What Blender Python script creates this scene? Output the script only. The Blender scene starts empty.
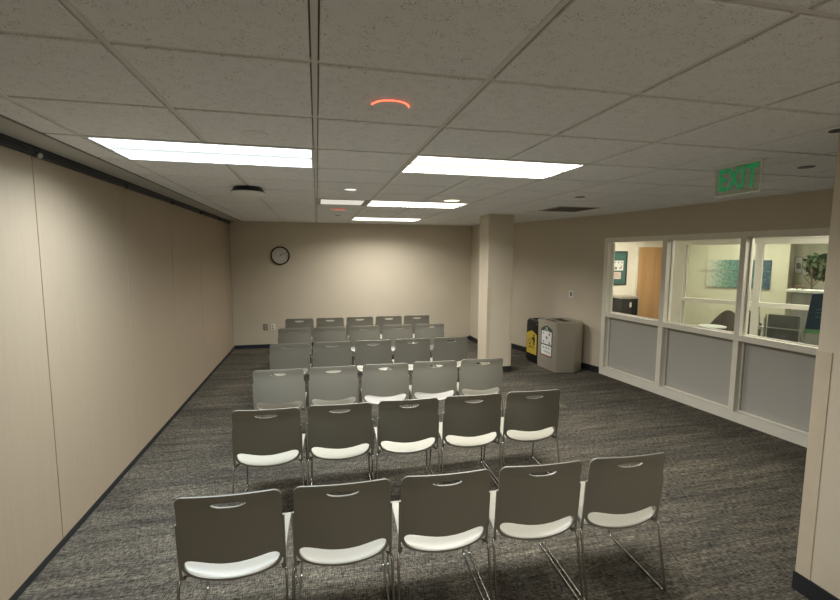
import bpy, bmesh, math, random
from mathutils import Vector, Matrix, Euler
random.seed(7)
SC = bpy.context.scene
COL = SC.collection
CZ = 2.4925            # ceiling height
PI = math.pi

# ------------------------------------------------------------------ materials
def mat(name, col, rough=.6, metal=0., spec=.5, emit=None, estr=0.):
    m = bpy.data.materials.new(name); m.use_nodes = True
    b = m.node_tree.nodes['Principled BSDF']
    b.inputs['Base Color'].default_value = (*col, 1)
    b.inputs['Roughness'].default_value = rough
    b.inputs['Metallic'].default_value = metal
    b.inputs['Specular IOR Level'].default_value = spec
    if emit:
        b.inputs['Emission Color'].default_value = (*emit, 1)
        b.inputs['Emission Strength'].default_value = estr
    return m

class NT:
    """small helper for building node graphs"""
    def __init__(s, m):
        s.t = m.node_tree; s.b = s.t.nodes['Principled BSDF']
    def n(s, typ, **kw):
        nd = s.t.nodes.new(typ)
        for k, v in kw.items():
            if k.startswith('i_'):
                key = k[2:].replace('_', ' ')
                nd.inputs[key].default_value = v
            else: setattr(nd, k, v)
        return nd
    def l(s, a, b): s.t.links.new(a, b)
    def coords(s, scale, rot=(0, 0, 0), out='Object'):
        tc = s.n('ShaderNodeTexCoord'); mp = s.n('ShaderNodeMapping')
        mp.inputs['Scale'].default_value = scale; mp.inputs['Rotation'].default_value = rot
        s.l(tc.outputs[out], mp.inputs['Vector']); return mp.outputs['Vector']
    def noise(s, vec, scale=1., detail=3., rough=.5):
        nd = s.n('ShaderNodeTexNoise'); nd.inputs['Scale'].default_value = scale
        nd.inputs['Detail'].default_value = detail; nd.inputs['Roughness'].default_value = rough
        s.l(vec, nd.inputs['Vector']); return nd.outputs['Fac']
    def ramp(s, fac, stops):
        r = s.n('ShaderNodeValToRGB'); el = r.color_ramp.elements
        while len(el) < len(stops): el.new(.5)
        for e, (p, c) in zip(el, stops):
            e.position = p; e.color = (*c, 1) if len(c) == 3 else c
        s.l(fac, r.inputs['Fac']); return r.outputs['Color']
    def mix(s, a, b, fac, mode='MIX'):
        mx = s.n('ShaderNodeMix', data_type='RGBA', blend_type=mode)
        if isinstance(fac, (int, float)): mx.inputs[0].default_value = fac
        else: s.l(fac, mx.inputs[0])
        for src, sock in ((a, mx.inputs[6]), (b, mx.inputs[7])):
            if isinstance(src, tuple): sock.default_value = (*src, 1)
            else: s.l(src, sock)
        return mx.outputs[2]
    def bump(s, h, strength, dist=.002):
        bp = s.n('ShaderNodeBump'); bp.inputs['Strength'].default_value = strength
        bp.inputs['Distance'].default_value = dist
        s.l(h, bp.inputs['Height']); s.l(bp.outputs['Normal'], s.b.inputs['Normal'])
    def color(s, c): s.l(c, s.b.inputs['Base Color'])

def g3(v): return (v, v, v)

def mottled(name, col, rough, amt=.06, scale=(3, 3, 3), bump=0., bscale=300):
    m = mat(name, col, rough); t = NT(m)
    f = t.noise(t.coords(scale), 1, 4)
    t.color(t.ramp(f, [(.3, tuple(c*(1-amt) for c in col)), (.7, tuple(min(1, c*(1+amt)) for c in col))]))
    if bump: t.bump(t.noise(t.coords(g3(bscale)), 1, 2), bump)
    return m

M = {}
M['wall'] = mottled('wall_paint', (.56, .495, .385), .62, .03, (1.2, 1.2, 1.2), .08)
M['wall_white'] = mottled('hall_wall_paint', (.74, .69, .6), .6, .03, (1.2, 1.2, 1.2), .05)
M['frame'] = mottled('painted_metal_frame', (.80, .76, .66), .4, .03, (6, 6, 6))
M['guard'] = mottled('corner_guard_vinyl', (.52, .44, .33), .5, .04, (9, 9, 9))
M['base_black'] = mat('rubber_base', (.018, .019, .022), .5)
M['base_navy'] = mat('navy_rubber_base', (.016, .022, .036), .5)
M['black'] = mat('black_plastic', (.009, .009, .010), .45, 0, .25)
M['dark'] = mat('dark_metal', (.03, .032, .036), .5)
M['track'] = mat('track_metal', (.028, .031, .04), .42, .3)
M['chrome'] = mat('chrome_rod', (.46, .45, .42), .22, 1.)
M['silver'] = mat('silver_metal', (.5, .49, .46), .35, 1.)
M['white'] = mat('white_plastic', (.75, .74, .7), .4)
M['white_flange'] = mat('white_flange', (.7, .7, .68), .45)
M['greyplate'] = mat('grey_plate', (.12, .11, .1), .5)
M['soffit'] = mottled('soffit_paint', (.44, .43, .40), .7, .03)
M['grid'] = mat('grid_bar', (.70, .69, .66), .6)

# chair plastic: warm grey with a slight sheen
m = mat('chair_plastic', (.335, .318, .262), .36, 0, .5); t = NT(m)
t.bump(t.noise(t.coords(g3(900)), 1, 1), .05, .0006)
M['chair'] = m
M['chair_back'] = mat('chair_back_plastic', (.205, .195, .158), .42)

# ceiling tile: fissured mineral fibre
m = mat('ceiling_tile', (.5, .49, .46), .85, 0, .2); t = NT(m)
v = t.coords((1, 1, 1))
pit = t.noise(v, 190, 2, .6)
big = t.noise(v, 22, 2, .5)
pm = t.ramp(pit, [(.33, (0, 0, 0)), (.43, (1, 1, 1))])
bm_ = t.ramp(big, [(.38, (1, 1, 1)), (.62, (0, 0, 0))])
cov = t.mix(pm, (1., 1., 1.), bm_)
t.color(t.mix((.34, .325, .30), (.82, .835, .85), cov))
t.bump(pit, .35, .002)
M['tile'] = m

# partition: vertical-grain vinyl fabric
m = mat('partition_vinyl', (.5, .42, .31), .55); t = NT(m)
f1 = t.noise(t.coords((3, 60, 1.2)), 1, 4)
f2 = t.noise(t.coords((90, 320, 14)), 1, 2)
c1 = t.ramp(f1, [(.25, (.365, .292, .208)), (.75, (.385, .312, .224))])
t.color(t.mix(c1, t.ramp(f2, [(.3, (.8, .79, .77)), (.7, (1, 1, 1))]), .25, 'MULTIPLY'))
t.bump(f2, .12, .001)
M['partition'] = m

# carpet planks: lateral streaks and a cross-hatched weave
m = mat('carpet', (.1, .095, .085), .95, 0, .1); t = NT(m)
s1 = t.noise(t.coords((.8, 9, 1), (0, 0, .03)), 1, 5, .62)
s2 = t.noise(t.coords((3.2, 44, 1), (0, 0, -.05)), 1, 4, .65)
w1 = t.noise(t.coords((26, 190, 1), (0, 0, .14)), 1, 2, .55)
w2 = t.noise(t.coords((210, 22, 1), (0, 0, -.30)), 1, 2, .55)
br = t.n('ShaderNodeTexBrick'); br.offset = .37
for k, vv in (('Scale', 1.), ('Brick Width', 1.0), ('Row Height', .25), ('Mortar Size', .0), ('Bias', 0.)):
    br.inputs[k].default_value = vv
br.inputs['Color1'].default_value = (.78, .78, .78, 1); br.inputs['Color2'].default_value = (1.12, 1.1, 1.06, 1)
t.l(t.coords((1, 1, 1)), br.inputs['Vector'])
c = t.ramp(s1, [(.32, (.076, .072, .065)), (.5, (.104, .098, .086)), (.7, (.150, .140, .118))])
c = t.mix(c, br.outputs['Color'], .8, 'MULTIPLY')
c = t.mix(c, t.ramp(s2, [(.3, (.45, .45, .46)), (.7, (1.5, 1.47, 1.4))]), .8, 'MULTIPLY')
c = t.mix(c, t.ramp(w1, [(.36, (.2, .2, .2)), (.62, (1.6, 1.57, 1.52))]), .8, 'MULTIPLY')
c = t.mix(c, t.ramp(w2, [(.36, (.3, .3, .3)), (.62, (1.55, 1.52, 1.46))]), .8, 'MULTIPLY')
t.color(c)
t.bump(w2, .3, .003)
M['carpet'] = m

# lower glazing panels: grey laminate
M['panel'] = mat('grey_laminate', (.47, .455, .41), .22, 0, .4)

# brushed stainless
m = mat('brushed_steel', (.42, .39, .33), .42, .55); t = NT(m)
f = t.noise(t.coords((6, 6, 260)), 1, 3)
t.color(t.ramp(f, [(.3, (.43, .39, .32)), (.7, (.46, .42, .345))]))
t.bump(f, .06, .001)
M['steel'] = m

# glass: clear film with Fresnel reflection
def glass(name, tint=(.95, .97, .95)):
    m = bpy.data.materials.new(name); m.use_nodes = True
    nt = m.node_tree; nt.nodes.clear()
    o = nt.nodes.new('ShaderNodeOutputMaterial'); mx = nt.nodes.new('ShaderNodeMixShader')
    tr = nt.nodes.new('ShaderNodeBsdfTransparent'); gl = nt.nodes.new('ShaderNodeBsdfGlossy')
    lw = nt.nodes.new('ShaderNodeLayerWeight'); lw.inputs['Blend'].default_value = .5
    pw = nt.nodes.new('ShaderNodeMath'); pw.operation = 'POWER'; pw.inputs[1].default_value = 5
    fr = nt.nodes.new('ShaderNodeMath'); fr.operation = 'MULTIPLY_ADD'; fr.inputs[1].default_value = .96; fr.inputs[2].default_value = .04
    nt.links.new(lw.outputs['Facing'], pw.inputs[0]); nt.links.new(pw.outputs[0], fr.inputs[0])
    tr.inputs['Color'].default_value = (*tint, 1); gl.inputs['Roughness'].default_value = .0
    nt.links.new(fr.outputs[0], mx.inputs[0]); nt.links.new(tr.outputs[0], mx.inputs[1])
    nt.links.new(gl.outputs[0], mx.inputs[2]); nt.links.new(mx.outputs[0], o.inputs['Surface'])
    return m
M['glass'] = glass('window_glass')
M['acrylic'] = glass('clear_acrylic', (.86, .9, .84))

def emis(name, col, s):
    return mat(name, tuple(min(1, c*.8) for c in col), .5, emit=col, estr=s)
LS = 2.2; LP = 30.; SPREAD = 152.
M['lens_cool'] = emis('lens_cool', (.80, .93, 1.), LS*.9)
M['lens_warm'] = emis('lens_warm', (1., .955, .87), LS)
M['lens_dim'] = emis('lens_dim', (1., .96, .88), .32)
M['lens_hall'] = emis('lens_hall', (1., .95, .83), 20.)
M['red_glow'] = emis('red_glow', (1., .10, .05), 2.2)
M['red_faint'] = mat('red_faint', (.55, .16, .13), .5, emit=(1., .25, .2), estr=.22)
M['green'] = mat('exit_green', (.01, .28, .09), .4, emit=(.02, .5, .16), estr=.10)

# wood door
m = mat('maple_veneer', (.5, .3, .14), .4); t = NT(m)
f = t.noise(t.coords((14, 14, .8)), 1, 5)
t.color(t.ramp(f, [(.3, (.50, .29, .13)), (.7, (.60, .37, .18))]))
M['maple'] = m
M['yellow'] = mat('yellow_label', (.62, .44, .05), .5)
M['labelgreen'] = mat('dark_green_label', (.045, .075, .06), .5)
M['paper'] = mat('white_paper', (.72, .71, .68), .55)
M['redline'] = mat('red_print', (.5, .07, .06), .5)
M['ink'] = mat('black_ink', (.02, .02, .02), .5)
M['greyink'] = mat('grey_ink', (.16, .16, .16), .5)
M['teal'] = mat('teal_print', (.03, .11, .10), .5)
M['navy'] = mat('navy_board', (.008, .04, .085), .45, 0, .3)
M['navy_lines'] = mat('navy_light_print', (.10, .17, .22), .4)
M['greenstrip'] = mat('green_strip', (.10, .30, .12), .4)
M['grey_fabric'] = mottled('grey_upholstery', (.055, .052, .047), .85, .1, (30, 30, 30))
M['brown_fabric'] = mottled('brown_upholstery', (.075, .055, .04), .8, .15, (14, 14, 14))
M['grey_lam'] = mat('grey_counter_panel', (.3, .29, .26), .5)
M['leaf'] = mottled('leaf_green', (.06, .10, .045), .45, .3, (9, 9, 9))
M['bark'] = mottled('trunk_bark', (.12, .085, .05), .8, .2, (20, 20, 40))
M['pot'] = mat('planter_pot', (.14, .12, .11), .6)
M['bronze'] = mat('bronze_figurine', (.10, .06, .035), .4, .4)
M['clock_face'] = mat('clock_face', (.55, .54, .5), .35)

# painted canvas: pale left, teal trees to the right
m = mat('canvas_paint', (.3, .5, .5), .5); t = NT(m)
tc = t.n('ShaderNodeTexCoord'); sx = t.n('ShaderNodeSeparateXYZ'); t.l(tc.outputs['UV'], sx.inputs[0])
vz = t.coords((30, 12, 1), out='UV')
blot = t.noise(vz, 1, 6, .7)
ad = t.n('ShaderNodeMath', operation='MULTIPLY_ADD'); ad.inputs[1].default_value = 1.3; ad.inputs[2].default_value = -.68
t.l(blot, ad.inputs[0])
sm = t.n('ShaderNodeMath', operation='ADD'); t.l(sx.outputs[0], sm.inputs[0]); t.l(ad.outputs[0], sm.inputs[1])
base = t.ramp(sm.outputs[0], [(.0, (.62, .60, .50)), (.16, (.28, .38, .31)), (.34, (.07, .19, .15)), (.65, (.025, .10, .12)), (1., (.015, .05, .10))])
t.color(t.mix(base, (.40, .48, .30), t.ramp(t.noise(t.coords((34, 14, 1), out='UV'), 1, 4), [(.5, (0, 0, 0)), (.7, (.55, .55, .55))])))
M['canvas'] = m

# ------------------------------------------------------------------ mesh helpers
def link(name, bm, material, parent=None, smooth=False, sharp=40):
    me = bpy.data.meshes.new(name)
    bm.normal_update(); bm.to_mesh(me); bm.free()
    mats = material if isinstance(material, (list, tuple)) else [material]
    for mm in mats: me.materials.append(mm)
    if smooth:
        for p in me.polygons: p.use_smooth = True
        me.set_sharp_from_angle(angle=math.radians(sharp))
    o = bpy.data.objects.new(name, me); COL.objects.link(o)
    if parent: o.parent = parent
    return o

def box(bm, x0, x1, y0, y1, z0, z1, mi=0, mtx=None, bev=0.):
    vs = [Vector((x, y, z)) for z in (z0, z1) for y in (y0, y1) for x in (x0, x1)]
    if mtx: vs = [mtx @ v for v in vs]
    v = [bm.verts.new(p) for p in vs]
    fs = [bm.faces.new([v[i] for i in q]) for q in
          ((0, 2, 3, 1), (4, 5, 7, 6), (0, 1, 5, 4), (2, 6, 7, 3), (0, 4, 6, 2), (1, 3, 7, 5))]
    for f in fs: f.material_index = mi
    if bev:
        es = list({e for f in fs for e in f.edges})
        r = bmesh.ops.bevel(bm, geom=es, offset=bev, segments=2, affect='EDGES', profile=.5)
        for f in r['faces']: f.material_index = mi
    return fs

def bx(*a, **k):
    bm = bmesh.new(); box(bm, *a, **k); return bm

def prism(bm, pts, z0, z1, mi=0, mtx=None):
    f = mtx if mtx else Matrix()
    lo = [bm.verts.new(f @ Vector((x, y, z0))) for x, y in pts]
    hi = [bm.verts.new(f @ Vector((x, y, z1))) for x, y in pts]
    n = len(pts); fs = []
    fs.append(bm.faces.new(list(reversed(lo)))); fs.append(bm.faces.new(hi))
    for i in range(n):
        fs.append(bm.faces.new([lo[i], lo[(i+1) % n], hi[(i+1) % n], hi[i]]))
    for q in fs: q.material_index = mi
    return fs

def recalc(bm):
    bmesh.ops.recalc_face_normals(bm, faces=bm.faces[:]); return bm

def lathe(bm, prof, c=(0, 0, 0), n=32, mi=0, mtx=None):
    f = mtx if mtx else Matrix()
    rings = []
    for r, z in prof:
        if r < 1e-6: rings.append([bm.verts.new(f @ Vector((c[0], c[1], c[2]+z)))])
        else: rings.append([bm.verts.new(f @ Vector((c[0]+r*math.cos(2*PI*k/n), c[1]+r*math.sin(2*PI*k/n), c[2]+z))) for k in range(n)])
    for a, b in zip(rings, rings[1:]):
        for k in range(n):
            q = [a[k % len(a)], a[(k+1) % len(a)], b[(k+1) % len(b)], b[k % len(b)]]
            q = list(dict.fromkeys(q))
            if len(q) > 2:
                bm.faces.new(q).material_index = mi
    return bm

def fillet(pts, r=.03, seg=5):
    """round the corners of a polyline"""
    pts = [Vector(p) for p in pts]; out = [pts[0]]
    for a, b, c in zip(pts, pts[1:], pts[2:]):
        d1 = (a-b); d2 = (c-b); rr = min(r, d1.length*.45, d2.length*.45)
        p1 = b+d1.normalized()*rr; p2 = b+d2.normalized()*rr
        for k in range(seg+1):
            u = k/seg
            out.append(p1*(1-u)**2+b*2*u*(1-u)+p2*u*u)
    out.append(pts[-1]); return out

def tube(bm, pts, r, n=8, mi=0, cap=True):
    pts = [Vector(p) for p in pts]
    rr = r if isinstance(r, (list, tuple)) else [r]*len(pts)
    rings = []; prev = None
    for i, p in enumerate(pts):
        t = (pts[min(i+1, len(pts)-1)]-pts[max(i-1, 0)]).normalized()
        if prev is None:
            a = Vector((0, 0, 1)) if abs(t.z) < .9 else Vector((1, 0, 0))
            u = t.cross(a).normalized()
        else:
            u = (prev-t*prev.dot(t)).normalized()
        prev = u; w = t.cross(u)
        rings.append([bm.verts.new(p+(u*math.cos(2*PI*k/n)+w*math.sin(2*PI*k/n))*rr[i]) for k in range(n)])
    for a, b in zip(rings, rings[1:]):
        for k in range(n):
            bm.faces.new([a[k], a[(k+1) % n], b[(k+1) % n], b[k]]).material_index = mi
    if cap:
        bm.faces.new(list(reversed(rings[0]))).material_index = mi
        bm.faces.new(rings[-1]).material_index = mi
    return bm

def text_obj(name, body, size, mtx, material, parent=None, extrude=.0008, sx=1., bold=0.):
    cu = bpy.data.curves.new('tmp_text', 'FONT'); cu.body = body; cu.size = size
    cu.extrude = extrude; cu.align_x = 'CENTER'; cu.align_y = 'CENTER'; cu.offset = bold; cu.space_character = 1.12 if bold else 1.
    to = bpy.data.objects.new('tmp_text', cu); COL.objects.link(to)
    dg = bpy.context.evaluated_depsgraph_get(); dg.update()
    me = bpy.data.meshes.new_from_object(to.evaluated_get(dg))
    bpy.data.objects.remove(to); bpy.data.curves.remove(cu)
    me.name = name; me.transform(mtx @ Matrix.Diagonal((sx, 1, 1, 1)))
    me.materials.clear(); me.materials.append(material)
    o = bpy.data.objects.new(name, me); COL.objects.link(o)
    if parent: o.parent = parent
    return o

def basis(o, x, y):
    """matrix with local X along x, local Y along y, origin o"""
    x = Vector(x).normalized(); y = Vector(y).normalized(); z = x.cross(y)
    m = Matrix.Identity(4)
    for i, a in enumerate((x, y, z)):
        for r in range(3): m[r][i] = a[r]
    m.translation = Vector(o); return m

def tag(o, label, cat, group=None, kind=None):
    o['label'] = label; o['category'] = cat
    if group: o['group'] = group
    if kind: o['kind'] = kind
    return o

def thing(name, label, cat, loc=(0, 0, 0), rz=0., group=None):
    o = bpy.data.objects.new(name, None); COL.objects.link(o)
    o.location = loc; o.rotation_euler = (0, 0, rz); o.empty_display_size = .1
    return tag(o, label, cat, group)

def struct(o, label, cat): return tag(o, label, cat, kind='structure')

# ------------------------------------------------------------------ plan of the place
C0 = Vector((4.36, 6.07)); U = Vector((.104, -.9946)).normalized()   # glazed wall: start and direction
NW = Vector((.9946, .104)).normalized()                                # away from the room
def W(s, d=0.):                                                        # point on the glazed wall
    q = C0+U*s+NW*d; return (q.x, q.y)
S_END = 9.2
P0, P1, P2 = (3.27, 9.2), (3.27, 8.36), (3.745, 8.36)
P3 = W(-.03)
LX = -1.62
BY = 9.2
FY = -3.0

# floor / hall floor: one slab
o = link('floor', bx(-2.2, 12.5, FY-.2, 12, -.12, 0), M['carpet']); struct(o, 'dark grey streaked carpet floor under the rows of chairs', 'floor')

# ---- ceiling: tegular tiles over a recessed grid
GX, GY, GS = .005, 1.566, .6096
SKIP = {(-2, 2), (-1, 2), (1, 2), (2, 2), (1, 6), (2, 6), (1, 10), (2, 10), (1, -6), (2, -6), (0, 6), (5, 6)}
bm = bmesh.new()
g = .0150
CL = -1.395
for i in range(-3, 18):
    for j in range(-8, 14):
        if (i, j) in SKIP: continue
        x0, x1 = GX+GS*i+g, GX+GS*(i+1)-g
        y0, y1 = GY+GS*j+g, GY+GS*(j+1)-g
        if x0 < CL+.012: x0 = CL+.012
        if y1 > 9.6 or y0 < FY-.1 or x1 > 12: continue
        if x1-x0 < .05: continue
        c = .002
        lo = [bm.verts.new((a, b, CZ)) for a, b in ((x0+c, y0+c), (x0+c, y1-c), (x1-c, y1-c), (x1-c, y0+c))]
        md = [bm.verts.new((a, b, CZ+.003)) for a, b in ((x0, y0), (x0, y1), (x1, y1), (x1, y0))]
        hi = [bm.verts.new((a, b, CZ+.016)) for a, b in ((x0, y0), (x0, y1), (x1, y1), (x1, y0))]
        bm.faces.new(lo)
        for A, B in ((lo, md), (md, hi)):
            for k in range(4): bm.faces.new([A[k], B[k], B[(k+1) % 4], A[(k+1) % 4]])
ceil = link('ceiling', bm, M['tile']); struct(ceil, 'suspended ceiling of grey fissured acoustic tiles', 'ceiling')
bm = bmesh.new()
hb = .0098
for i in range(-2, 18):
    for j in range(-8, 14):
        if (i-1, j) in SKIP and (i, j) in SKIP and (i-1, j) != (0, 6): continue
        box(bm, GX+GS*i-hb, GX+GS*i+hb, max(FY, GY+GS*j), min(9.55, GY+GS*(j+1)), CZ+.006, CZ+.015)
for j in range(-7, 14): box(bm, CL, 12.3, GY+GS*j-hb, GY+GS*j+hb, CZ+.0061, CZ+.0149)
link('ceiling_grid', bm, M['grid'], ceil)
link('ceiling_deck', bx(CL, 12.4, FY-.2, 12, CZ+.0155, CZ+.06), M['greyplate'], ceil)
bm = bmesh.new()
box(bm, CL-.006, CL+.010, FY, BY, CZ-.002, CZ+.008)
link('edge_angle', bm, M['greyplate'], ceil)
bm = bmesh.new(); box(bm, LX-.25, CL-.006, FY, BY, CZ-.003, CZ+.03)
o = link('trim_1', bm, M['soffit']); struct(o, 'grey painted soffit strip between ceiling tiles and partition track', 'trim')

# ---- back wall and right wall
bm = bmesh.new(); box(bm, -1.9, 3.45, BY, BY+.15, 0, 2.56)
o = link('wall_back', bm, M['wall']); struct(o, 'beige painted back wall with the round clock', 'wall')
bm = bmesh.new()
th = .16
prism(bm, [P0, P1, P2, P3, W(-.03, th), (P2[0]+.2, P2[1]+.3), (3.5, BY+.1)], 0, 2.56)
a, b = W(-.03, .0), W(3.17, .0)
prism(bm, [a, W(-.03, .15), W(3.17, .15), b], 2.1372, 2.56)
prism(bm, [W(3.17, .025), W(3.17, .15), W(S_END, .15), W(S_END, .025)], 0, 2.56)
recalc(bm)
o = link('wall_right', bm, M['wall']); struct(o, 'beige angled right wall around the bins and above the windows', 'wall')
bm = bmesh.new(); box(bm, -2.0, 6.5, FY-.15, FY, 0, 2.56)
o = link('wall_front', bm, M['wall']); struct(o, 'beige wall behind the viewpoint', 'wall')

# near wall at the right edge
NA, NB = Vector((2.595, 1.795)), Vector((2.66, FY))
bm = bmesh.new()
prism(bm, [(NA.x+.006, NA.y-.006), (NB.x, NB.y), (NB.x+.45, NB.y), (NA.x+.5, NA.y-.006)], 0, 2.56)
recalc(bm)
near = link('wall_entry', bm, M['wall']); struct(near, 'beige wall end at the near right edge of the view', 'wall')
def guard(parent, cx, cy, ax, ay, w=.07, z0=.105, z1=1.372, t=.004):
    """L-shaped corner guard, legs running along +ax and +ay from corner"""
    bm = bmesh.new()
    ax, ay = Vector(ax), Vector(ay); c = Vector((cx, cy)); o_ = -(ax+ay)*t
    q = [c+o_, c+ax*w-ay*t, c+ax*w, c, c+ay*w, c+ay*w-ax*t]
    prism(bm, [(p.x, p.y) for p in q], z0, z1); recalc(bm)
    return link('corner_guard', bm, M['guard'], parent)
dn = (NB-NA).normalized(); dp = Vector((1, 0))
guard(near, NA.x+.006, NA.y-.006, (dn.x, dn.y), (dp.x, dp.y), .07)
bm = bmesh.new()
q0 = Vector((NA.x-.004, NA.y+.004))
prism(bm, [(q0.x, q0.y), (NB.x-.006, NB.y), (NB.x+.2, NB.y), (NB.x+.2, NB.y+.2), (NA.x+.5, NA.y-.2), (NA.x+.5, q0.y)], 0, .105); recalc(bm)
o = link('baseboard_entry', bm, M['base_black']); struct(o, 'black rubber base at the near right wall end', 'baseboard')

# baseboards
bm = bmesh.new(); box(bm, LX+.01, 3.265, BY-.008, BY, 0, .072)
o = link('baseboard_back', bm, M['base_navy']); struct(o, 'dark navy rubber base along the back wall', 'baseboard')
bm = bmesh.new()
def strip(bm, a, b, t, z0, z1):
    a, b = Vector(a), Vector(b); d = (b-a).normalized(); n = Vector((d.y, -d.x))*-t
    n = n if n.x < 0 else -n
    if abs(d.x) > .9: n = Vector((0, -t))
    prism(bm, [tuple(a), tuple(b), tuple(b+n), tuple(a+n)], z0, z1)
strip(bm, P0, P1, .008, 0, .1); strip(bm, P1, P2, .008, 0, .1); strip(bm, P2, P3, .008, 0, .1)
recalc(bm)
o = link('baseboard_right', bm, M['base_black']); struct(o, 'black rubber base along the angled right wall', 'baseboard')

# ---- column
X0, X1, Y0, Y1 = 2.585, 2.995, 6.47, 6.86
colm = link('column', bx(X0, X1, Y0, Y1, 0, 2.56), M['wall']); struct(colm, 'square beige column standing between chairs and bins', 'column')
guard(colm, X0, Y0, (1, 0), (0, 1), .038, .1, 1.365, .006)
guard(colm, X1, Y0, (-1, 0), (0, 1), .038, .1, 1.365, .006)
bm = bmesh.new(); prism(bm, [(X0-.007, Y0-.007), (X1+.007, Y0-.007), (X1+.007, Y1+.007), (X0-.007, Y1+.007)], 0, .098); recalc(bm)
link('column_base', bm, M['base_black'], colm)

# ---- operable partition on the left
part = bpy.data.objects.new('wall_left', None); COL.objects.link(part); struct(part, 'tan fabric folding partition wall along the left side', 'wall')
ys = [3.125+1.2585*k for k in range(-5, 5)]+[BY-.012]
for a, b in zip(ys, ys[1:]):
    gap = .0035
    link('partition_panel', bx(LX-.09, LX, a+gap, b-gap, .045, 2.437, bev=.002), M['partition'], part)
bm = bmesh.new(); box(bm, LX-.085, LX-.010, ys[0], ys[-1], .04, 2.43)
link('panel_core', bm, M['dark'], part)
bm = bmesh.new(); box(bm, LX-.06, LX+.004, ys[0], ys[-1], 0, .045)
link('sweep_seal', bm, M['base_black'], part)
tr = thing('partition_track', 'dark metal ceiling track along the top of the tan partition', 'track', (LX, 3.1, 2.43))
def loc(o, p):   # keep world placement of geometry made in world space
    o.matrix_parent_inverse = Matrix.Translation(Vector(p)).inverted() if not isinstance(p, Matrix) else p.inverted()
    return o
bm = bmesh.new(); box(bm, LX-.10, LX+.022, FY, BY-.002, 2.4375, CZ-.004)
box(bm, LX+.022, LX+.034, FY, BY-.002, 2.472, CZ-.004)
o = link('rail', bm, M['track'], tr); loc(o, tr.location)
for y in ys[1:-1]:
    if y < 2.5: continue
    bm = bmesh.new()
    mt = basis((LX+.022, y+.02, 2.445), (0, 1, 0), (0, 0, 1))
    lathe(bm, [(0, 0), (.019, 0), (.019, .012), (.012, .02), (0, .021)], n=14, mtx=mt)
    recalc(bm); o = link('hanger_bolt', bm, M['silver'] if y < 3.2 else M['track'], tr, True); loc(o, tr.location)

# ------------------------------------------------------------------ glazed wall, window_1
win = bpy.data.objects.new('window_1', None); COL.objects.link(win); struct(win, 'white framed interior window wall with three panes over grey panels', 'window')
MW = basis((C0.x, C0.y, 0), (U.x, U.y, 0), (0, 0, 1))   # local x along wall, y up, z = towards the room? (x cross y)
# x=U, y=up -> z = U x up
zdir = Vector((U.x, U.y, 0)).cross(Vector((0, 0, 1)))
sgn = 1 if zdir.dot(Vector((NW.x, NW.y, 0))) > 0 else -1
def wbox(bm, s0, s1, z0, z1, d0, d1, bev=0.):
    a, b = sorted((sgn*d0, sgn*d1)); box(bm, s0, s1, z0, z1, a, b, mtx=MW, bev=bev)
FS = [(-.03, .050), (1.043, 1.115), (2.066, 2.126), (3.083, 3.170)]
DP = .098
bm = bmesh.new()
for a, b in FS: wbox(bm, a, b, 0, 2.137, -.004, DP+.03)
for (a, b), (c, d) in zip(FS, FS[1:]):
    wbox(bm, b, c, 0, .112, -.004, DP+.03)
    wbox(bm, b, c, .925, .99, -.004, DP+.03)
    wbox(bm, b, c, 2.08, 2.137, -.004, DP+.03)
recalc(bm); link('window_frame', bm, M['frame'], win)
bm = bmesh.new()
for (a, b), (c, d) in zip(FS, FS[1:]):      # glazing stops in front of glass
    for (z0, z1) in ((.112, .925), (.99, 2.08)):
        wbox(bm, b, b+.014, z0, z1, DP-.03, DP-.008); wbox(bm, c-.014, c, z0, z1, DP-.03, DP-.008)
        wbox(bm, b, c, z0, z0+.012, DP-.03, DP-.008); wbox(bm, b, c, z1-.012, z1, DP-.03, DP-.008)
recalc(bm); link('glazing_bead', bm, M['frame'], win)
for (a, b), (c, d) in zip(FS, FS[1:]):
    bm = bmesh.new(); wbox(bm, b, c, .985, 2.085, DP, DP+.006); link('glass_pane', bm, M['glass'], win)
    bm = bmesh.new(); wbox(bm, b, c, .108, .93, DP, DP+.012); link('lower_panel', bm, M['panel'], win)['label'] = 'grey opaque lower panel'

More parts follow.
